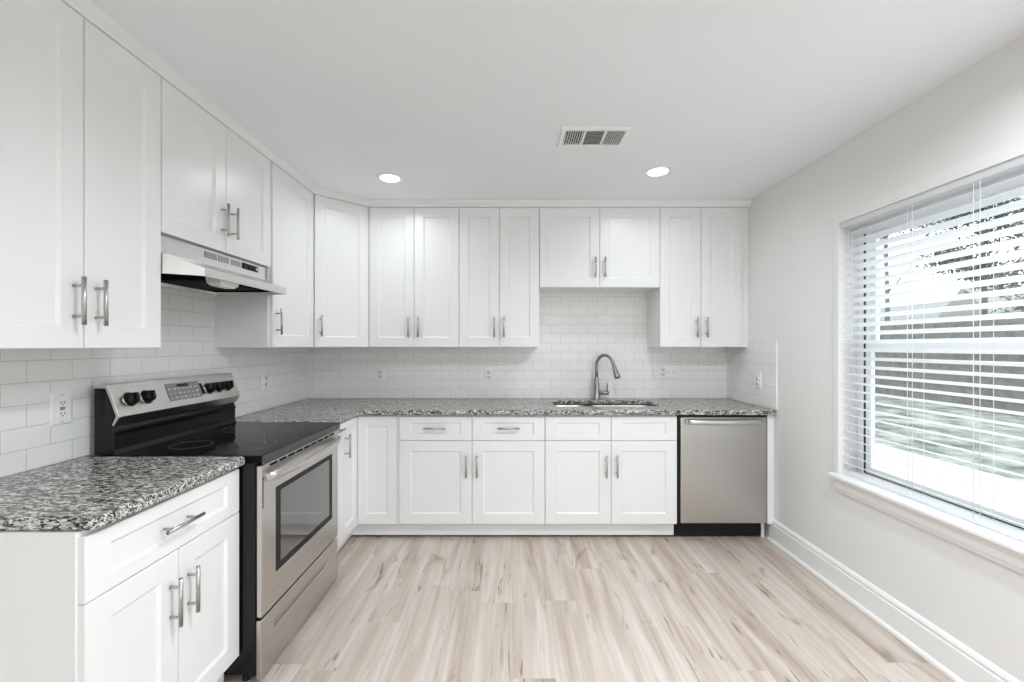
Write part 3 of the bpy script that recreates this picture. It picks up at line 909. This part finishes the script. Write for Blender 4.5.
# ------------------------------------------------------------------ dishwasher
dwx0, dwx1 = 1.146, 1.758
dsh = thing('dishwasher', 'stainless steel dishwasher with bar handle under the granite, beside the sink cabinet', 'dishwasher', (dwx0, FB - 0.006, 0))
W_ = dwx1 - dwx0
MB().box(0.004, W_ - 0.004, 0.055, 0.59, 0.125, 0.872, 0.002).build('tub', 'blackmat', dsh)
dd = MB().box(0.016, W_ - 0.002, 0.0, 0.050, 0.130, 0.862, 0.006, seg=3).build('door', 'steel_v', dsh)
MB().box(0.001, 0.015, 0.014, 0.06, 0.125, 0.872, 0.001).box(0.001, W_ - 0.001, 0.012, 0.06, 0.8625, 0.874, 0.001).build('black_surround', 'blackmat', dsh)
MB().box(-0.003, W_ + 0.001, 0.075, 0.10, 0.012, 0.128, 0.002).build('toe_panel', 'blackmat', dsh)
for x in (0.05, W_ - 0.05):
    for y in (0.13, 0.54):
        MB().tube([(x, y, 0.0005), (x, y, 0.126)], 0.012, 10).build('levelling_foot', 'blackmat', dsh)
hb = MB()
hp = [(0.055 + 0.52 * k / 16, -0.016 - 0.030 * math.sin(PI * k / 16) ** 0.55, 0.832) for k in range(17)]
hb.loft([[(x, y - 0.008 * math.cos(2 * PI * j / 12), z + 0.0175 * math.sin(2 * PI * j / 12)) for j in range(12)] for x, y, z in hp], 0, True)
for x in (0.060, 0.570):
    hb.box(x - 0.012, x + 0.012, -0.022, 0.002, 0.819, 0.845, 0.004)
hb.build('bar_handle', 'steel', dd)

# ------------------------------------------------------------------ outlets and switches
def plate_local(w_, h):
    """A wall plate in XZ, centred, front at y = -0.006."""
    def rg_(i, y):
        return [(-w_ / 2 + i, y, -h / 2 + i), (w_ / 2 - i, y, -h / 2 + i), (w_ / 2 - i, y, h / 2 - i), (-w_ / 2 + i, y, h / 2 - i)]
    return MB().loft([rg_(0, 0), rg_(0, -0.003), rg_(0.004, -0.006)])
def receptacle(t, x=0.0, gfci=False):
    for c in ((-0.0205, 0.0205) if gfci else (-0.0195, 0.0195)):
        b = MB()
        if gfci:
            b.box(x - 0.0165, x + 0.0165, -0.0085, -0.005, c - 0.013, c + 0.013, 0.001)
        else:
            b.tube([(x, -0.0055, c), (x, -0.0085, c)], 0.0165, 20)
        f_ = b.build('receptacle', 'plastic', t)
        yy = -0.0085
        q = MB()
        q.box(x - 0.0075, x - 0.0050, yy - 0.0004, yy + 0.001, c - 0.002, c + 0.006)
        q.box(x + 0.0050, x + 0.0075, yy - 0.0004, yy + 0.001, c - 0.002, c + 0.006)
        q.tube([(x, yy + 0.001, c - 0.007), (x, yy - 0.0004, c - 0.007)], 0.0026, 8)
        q.build('contact_slots', 'slot' if gfci else 'slotgrey', f_)
    if gfci:
        for z0, z1 in ((-0.0052, -0.0006), (0.0006, 0.0052)):
            MB().box(x - 0.008, x + 0.008, -0.0090, -0.005, z0, z1).build('test_button', 'slotgrey', t)
def toggle(t, x):
    f_ = MB().box(x - 0.0055, x + 0.0055, -0.0066, -0.005, -0.0125, 0.0125).build('switch', 'plastic', t)
    MB().prism([(-0.006, -0.006), (-0.019, 0.004), (-0.017, 0.010), (-0.006, 0.006)], lambda a, b, w_: (w_, a, b), x - 0.004, x + 0.004).build('toggle', 'plastic', f_)
def screws(t, xs, h):
    for x in xs:
        for k in (-1, 1):
            z = k * (h / 2 - 0.011)
            MB().tube([(x, -0.0055, z), (x, -0.0068, z)], 0.0032, 10).build('screw', 'nickel', t)
def outlet(label, loc, rotz, gfci=False):
    t = thing('wall_outlet', label, 'outlet', loc, rotz, 'white wall outlets on the backsplash')
    plate_local(0.075, 0.122).build('cover_plate', 'plastic', t)
    receptacle(t, 0, gfci)
    screws(t, [0], 0.122)
outlet('white wall outlet on the tile near the viewer, just before the range', (XL + TT + 0.0002, 1.602, 1.118), R90, True)
outlet('white wall outlet on the tile of the range wall, between the range and the corner', (XL + TT + 0.0002, 2.925, 1.112), R90)
outlet('white wall outlet on the back tile nearest the corner', (-1.104, YB - TT - 0.0002, 1.118), 0)
outlet('white wall outlet on the back tile midway between corner and sink', (-0.194, YB - TT - 0.0002, 1.118), 0)
outlet('white wall outlet on the short tile return of the window wall', (XR - TT - 0.0002, 3.115, 1.10), -R90)
t = thing('switch_plate', 'wide white three-gang plate with one outlet and two toggles, beside the faucet', 'switch', (1.310, YB - TT - 0.0002, 1.138), 0)
plate_local(0.170, 0.118).build('cover_plate', 'plastic', t)
receptacle(t, -0.046)
toggle(t, 0.0)
toggle(t, 0.046)
screws(t, [-0.046, 0, 0.046], 0.118)

# ------------------------------------------------------------------ ceiling fittings
def can(x, y, label, group, watts):
    t = thing('recessed_light', label, 'light', (x, y, ZC), 0, group)
    MB().lathe([(0.088, -0.0004), (0.088, -0.003), (0.083, -0.005), (0.066, -0.006), (0.062, -0.003), (0.062, -0.0004)], seg=40, cap0=False, cap1=False).build('trim_ring', 'trim', t)
    MB().lathe([(0.0618, -0.0008), (0.0618, -0.0025), (0.057, -0.0035)], seg=40).build('lens', 'canlens', t)
    l = bpy.data.lights.new('recessed_lamp', 'AREA')
    l.shape = 'DISK'
    l.size = 0.11
    l.energy = watts
    l.spread = math.radians(160)
    l.color = (0.885, 0.948, 1.0)
    lo = bpy.data.objects.new('lamp', l)
    COL.objects.link(lo)
    lo.parent = t
    lo.location = (0, 0, -0.008)
can(-0.804, 2.80, 'lit recessed ceiling light near the corner wall cabinet', 'recessed ceiling lights', CAN_W)
can(0.926, 2.696, 'lit recessed ceiling light in front of the sink, past the air vent', 'recessed ceiling lights', CAN_W)
for x, y in ((0.25, 0.95), (1.2, 0.95), (0.9, -0.9), (0.9, -2.2)):  # unseen lamps added to fill and brighten the room
    can(x, y, 'added fill light recessed in the ceiling, out of the picture', 'added fill lights out of view', FILL_W)

t = thing('ceiling_vent', 'white rectangular ceiling air vent with three louvre sections', 'vent', (0.429, 2.245, ZC))
VW, VD = 0.352, 0.208
xs = [-VW / 2, -VW / 2 + 0.022, -0.058, -0.047, 0.047, 0.058, VW / 2 - 0.022, VW / 2]
ys = [-VD / 2, -VD / 2 + 0.026, VD / 2 - 0.026, VD / 2]
MB().cells(xs, ys, {(1, 1), (3, 1), (5, 1)}, -0.012, -0.0004, XYZ).build('frame', 'trim', t, bevel=0.002)
MB().box(xs[1] - 0.002, xs[6] + 0.002, ys[1] - 0.002, ys[2] + 0.002, -0.0012, -0.0006).build('duct_shade_sheet', 'dark', t)  # flat dark sheet painted in place of the shaded duct recess
def louvre(x0, x1, along, n, tilt):
    b = MB()
    for k in range(n):
        if along == 'y':
            c = x0 + (x1 - x0) * (k + 0.5) / n
            h = 0.0055
            dx = math.tan(tilt) * h
            b.add([(c - dx - 0.0009, ys[1], -0.0015), (c - dx + 0.0009, ys[1], -0.0015), (c + dx + 0.0009, ys[1], -0.0115), (c + dx - 0.0009, ys[1], -0.0115),
                   (c - dx - 0.0009, ys[2], -0.0015), (c - dx + 0.0009, ys[2], -0.0015), (c + dx + 0.0009, ys[2], -0.0115), (c + dx - 0.0009, ys[2], -0.0115)],
                  [(0, 1, 2, 3), (7, 6, 5, 4), (0, 4, 5, 1), (1, 5, 6, 2), (2, 6, 7, 3), (3, 7, 4, 0)])
        else:
            c = ys[1] + (ys[2] - ys[1]) * (k + 0.5) / n
            dx = math.tan(tilt) * 0.0055
            b.add([(x0, c - dx - 0.0009, -0.0015), (x0, c - dx + 0.0009, -0.0015), (x0, c + dx + 0.0009, -0.0115), (x0, c + dx - 0.0009, -0.0115),
                   (x1, c - dx - 0.0009, -0.0015), (x1, c - dx + 0.0009, -0.0015), (x1, c + dx + 0.0009, -0.0115), (x1, c + dx - 0.0009, -0.0115)],
                  [(0, 1, 2, 3), (7, 6, 5, 4), (0, 4, 5, 1), (1, 5, 6, 2), (2, 6, 7, 3), (3, 7, 4, 0)])
    b.build('louvre', 'trim', t)
louvre(xs[1], xs[2], 'y', 8, math.radians(-35))
louvre(xs[3], xs[4], 'x', 11, math.radians(-45))
louvre(xs[5], xs[6], 'y', 8, math.radians(12))

# ------------------------------------------------------------------ window
win = bpy.data.objects.new('window_1', None)
COL.objects.link(win)
win.location = (XR, (WY0 + WY1) / 2, WZ0)
struct(win, 'white double-hung window in the side wall')
wl = lambda x, y, z: (x - XR, y - (WY0 + WY1) / 2, z - WZ0)
def wbox(b, x0, x1, y0, y1, z0, z1, bev=0.0):
    p, q = wl(x0, y0, z0), wl(x1, y1, z1)
    return b.box(p[0], q[0], p[1], q[1], p[2], q[2], bev)
FYZ = lambda u, v, w_: wl(w_, u, v)
MB().cells([WY0 - 0.034, WY0, WY1, WY1 + 0.034], [0.652, WZ1, WZ1 + 0.064], {(1, 0)}, XR - 0.009, XR - 0.0002, FYZ).build('casing', 'wall', win, bevel=0.002)
fr = 0.045
MB().cells([WY0 + 0.001, WY0 + fr, WY1 - fr, WY1 - 0.001], [WZ0 + 0.016, WZ0 + 0.032, WZ1 - fr, WZ1 - 0.001], {(1, 1)}, XR + 0.095, XR + T + 0.012, FYZ).build('frame', 'vinyl', win, bevel=0.002)
MB().cells([WY0 + fr, WY0 + fr + 0.008, WY1 - fr - 0.008, WY1 - fr], [WZ0 + 0.032, WZ0 + 0.036, WZ1 - fr - 0.004, WZ1 - fr], {(1, 1)}, XR + 0.094, XR + 0.10, FYZ).build('track_gasket', 'gasket', win)
ZM = 1.352
def sash(name, z0, z1, x0, x1, s0, s1):
    a0, a1 = WY0 + fr + 0.009, WY1 - fr - 0.009
    o = MB().cells([a0, a0 + 0.034, a1 - 0.034, a1], [z0, z0 + s0, z1 - s1, z1], {(1, 1)}, x0, x1, FYZ).build(name, 'vinyl', win, bevel=0.003)
    b = MB()
    wbox(b, (x0 + x1) / 2 - 0.002, (x0 + x1) / 2 + 0.002, a0 + 0.033, a1 - 0.033, z0 + s0 - 0.001, z1 - s1 + 0.001)
    b.build('pane', 'glass', o)
sash('upper_sash', ZM - 0.018, WZ1 - fr - 0.005, XR + 0.122, XR + 0.146, 0.036, 0.030)
sash('lower_sash', WZ0 + 0.037, ZM + 0.018, XR + 0.096, XR + 0.120, 0.034, 0.036)
# stool and apron
st = [(XR - 0.048, 0.629), (XR - 0.052, 0.634), (XR - 0.052, 0.645), (XR - 0.047, 0.651), (XR + 0.094, 0.651), (XR + 0.094, 0.637), (XR - 0.001, 0.637), (XR - 0.001, 0.629)]
b = MB()
b.loft([[wl(x, y, z) for x, z in st] for y in (WY0 + 0.0005, WY1 - 0.0005)])
for y0, y1 in ((WY0 - 0.02, WY0 + 0.001), (WY1 - 0.001, WY1 + 0.02)):
    b.loft([[wl(x, y, z) for x, z in st[:4] + [(XR - 0.0005, 0.651), (XR - 0.0005, 0.629)]] for y in (y0, y1)])
b.build('stool', 'trim', win)
ap = [(XR - 0.0005, 0.6285), (XR - 0.034, 0.6285), (XR - 0.034, 0.620), (XR - 0.026, 0.608), (XR - 0.022, 0.596), (XR - 0.022, 0.572), (XR - 0.016, 0.562), (XR - 0.012, 0.548), (XR - 0.0005, 0.546)]
MB().loft([[wl(x, y, z) for x, z in ap] for y in (WY0 - 0.012, WY1 + 0.012)]).build('apron', 'trim', win)

# ------------------------------------------------------------------ venetian blind
BX = XR + 0.032
BY0, BY1 = WY0 + 0.010, WY1 - 0.012
bl = thing('window_blind', 'white horizontal slat blind lowered over the window, slats tilted open', 'blind', (BX, (BY0 + BY1) / 2, 0.6525))
bz = lambda z: z - 0.6525
hy = (BY1 - BY0) / 2
MB().box(-0.030, 0.030, -hy, hy, bz(2.001), bz(WZ1 - 0.0015), 0.002).build('headrail', 'blind', bl)
MB().box(-0.027, 0.027, -hy, hy, bz(0.655), bz(0.673), 0.004).build('bottom_rail', 'blind', bl)
pitch, z0 = 0.0447, 0.705
n = int((1.992 - z0) / pitch) + 1
sl = MB()
tilt = math.radians(19)
for k in range(n):
    z = bz(z0 + k * pitch)
    prof = []
    for (u, hgt) in ((-1, 0), (-0.5, 0.0012), (0, 0.0017), (0.5, 0.0012), (1, 0)):
        prof.append((u * 0.0248, hgt))
    ringp = [(a, hgt + 0.0013) for a, hgt in prof] + [(a, hgt - 0.0013) for a, hgt in reversed(prof)]
    c, s = math.cos(tilt), math.sin(tilt)
    # room-side edge (negative x) is the higher one
    pr = [(a * c + hgt * s, -a * s + hgt * c) for a, hgt in ringp]
    sl.loft([[(a, y, z + hgt) for a, hgt in pr] for y in (-hy, hy)])
sl.build('slats', 'blind', bl)
for yw in (2.285, 1.945, 1.665, 1.385, 1.105, 0.82):
    y = yw - (BY0 + BY1) / 2
    b = MB()
    for x, yy in ((-0.0262, y - 0.012), (0.0262, y - 0.012), (-0.0262, y + 0.012)):
        b.tube([(x, yy, bz(0.670)), (x, yy, bz(2.003))], 0.0011, 6)
    b.build('ladder_cord', 'cord', bl)

# ------------------------------------------------------------------ outside
GZ = -0.15
struct(MB().box(XR + T + 0.02, 60, -30, 60, GZ - 0.2, GZ - 0.02).build('lawn', 'lawn'), 'patchy green lawn beyond the patio')
struct(MB().box(XR + T + 0.02, 5.65, -6, 14, GZ - 0.15, GZ, 0.01).build('patio_ground', 'patio'), 'pale concrete patio slab outside the window')
FX = 11.6
fz = thing('garden_fence', 'grey weathered board fence across the lawn behind the window', 'fence', (FX, 12, GZ - 0.02))
b = MB()
random.seed(5)
y = -8.0
while y < 18:
    h = 2.23 + random.uniform(-0.02, 0.02)
    b.box(-0.012, 0.012, y, y + 0.145, 0.0, h)
    y += 0.15
b.build('board_panel', 'fence', fz)
for zz in (0.4, 1.1, 1.85):
    MB().box(0.013, 0.055, -8, 18, zz, zz + 0.09).build('rail', 'fence', fz)
for k in range(11):
    MB().box(0.056, 0.146, -7.9 + k * 2.5, -7.81 + k * 2.5, 0, 2.1).build('post', 'fence', fz)

hs_ = thing('neighbour_house', 'pale house with grey shingled roof beyond the garden fence', 'house', (21, 26, GZ - 0.02))
MB().box(0, 7, -9, 12, 0, 2.72).build('wall', 'siding', hs_)
MB().prism([(-0.5, 2.62), (3.5, 3.90), (7.5, 2.62), (7.5, 2.76), (3.5, 4.06), (-0.5, 2.76)], lambda a, b_, w_: (a, w_, b_), -9.4, 12.5).build('roof', 'roof', hs_)
MB().prism([(-8.0, 2.55), (-6.6, 4.25), (-5.2, 2.55)], lambda a, b_, w_: (w_, a, b_), -0.45, 3.5).build('gable', 'siding', hs_)
MB().box(-0.03, 0.02, -4.2, -2.8, 0.9, 2.0).build('window', 'housewin', hs_)
MB().box(-0.03, 0.02, 1.5, 3.2, 0.9, 2.0).build('window', 'housewin', hs_)

def tree(x, y, height, cz, rx, rz, leaves, lsize, mat, label, seed, name='garden_tree'):
    random.seed(seed)
    t = thing(name, label, 'tree', (x, y, GZ - 0.02), 0, 'trees beyond the window')
    tr = MB()
    r0 = 0.016 * height / 2
    tr.tube([(0, 0, 0), (0.05, 0.03, cz * 0.5), (0.0, 0.08, cz), (0.05, 0, height * 0.9)], [r0 * 1.3, r0, r0 * 0.7, 0.02], 8)
    br = []
    for k in range(9):
        a = random.uniform(0, 2 * PI)
        zs = random.uniform(0.5, 1.0) * cz
        q = Vector((math.cos(a) * rx * 0.75, math.sin(a) * rx * 0.75, min(height * 0.95, zs + random.uniform(0.4, 1.6))))
        br.append(q)
        tr.tube([(0.02, 0.03, zs), q * 0.5 + Vector((0, 0, zs * 0.5 + 0.1)), q], [r0 * 0.5, r0 * 0.35, 0.012], 6)
    tr.build('trunk', 'bark', t)
    fo = MB()
    cl = []
    for k in range(26):
        while True:
            p = Vector((random.uniform(-1, 1), random.uniform(-1, 1), random.uniform(-1, 1)))
            if p.length < 1: break
        cl.append(Vector((p.x * rx, p.y * rx, cz + p.z * rz)))
    for k in range(leaves):
        c = random.choice(cl)
        g = Vector((random.gauss(0, 1), random.gauss(0, 1), random.gauss(0, 0.8))) * (rx * 0.2)
        p = c + g
        if p.z < 0.1: p.z = 0.1 + random.random() * 0.4
        a = Vector((random.gauss(0, 1), random.gauss(0, 1), random.gauss(0, 1))).normalized()
        d = a.orthogonal().normalized()
        e_ = a.cross(d)
        s = lsize * random.uniform(0.6, 1.3)
        fo.add([p - d * s, p + e_ * s * 0.45 + a * s * 0.12, p + d * s, p - e_ * s * 0.45 + a * s * 0.12], [(0, 1, 2, 3)])
    fo.build('foliage', mat, t)
tree(14.2, 10.2, 7.6, 4.2, 1.6, 3.2, 11000, 0.075, 'leaf_a', 'dense dark tree over the fence, the one farthest from the house roof', 11)
tree(18.0, 16.2, 10.4, 6.6, 1.6, 3.2, 8000, 0.09, 'leaf_a', 'dark tree over the fence just beside the gable of the house', 14)
tree(13.4, 15.2, 8.8, 6.4, 1.5, 1.9, 4500, 0.065, 'leaf_b', 'sparse olive tree in front of the house roof', 12)
tree(16.2, 20.2, 10.4, 7.8, 1.7, 2.6, 4800, 0.075, 'leaf_b', 'thinnest tree, tall bare trunk in front of the far half of the house', 13)
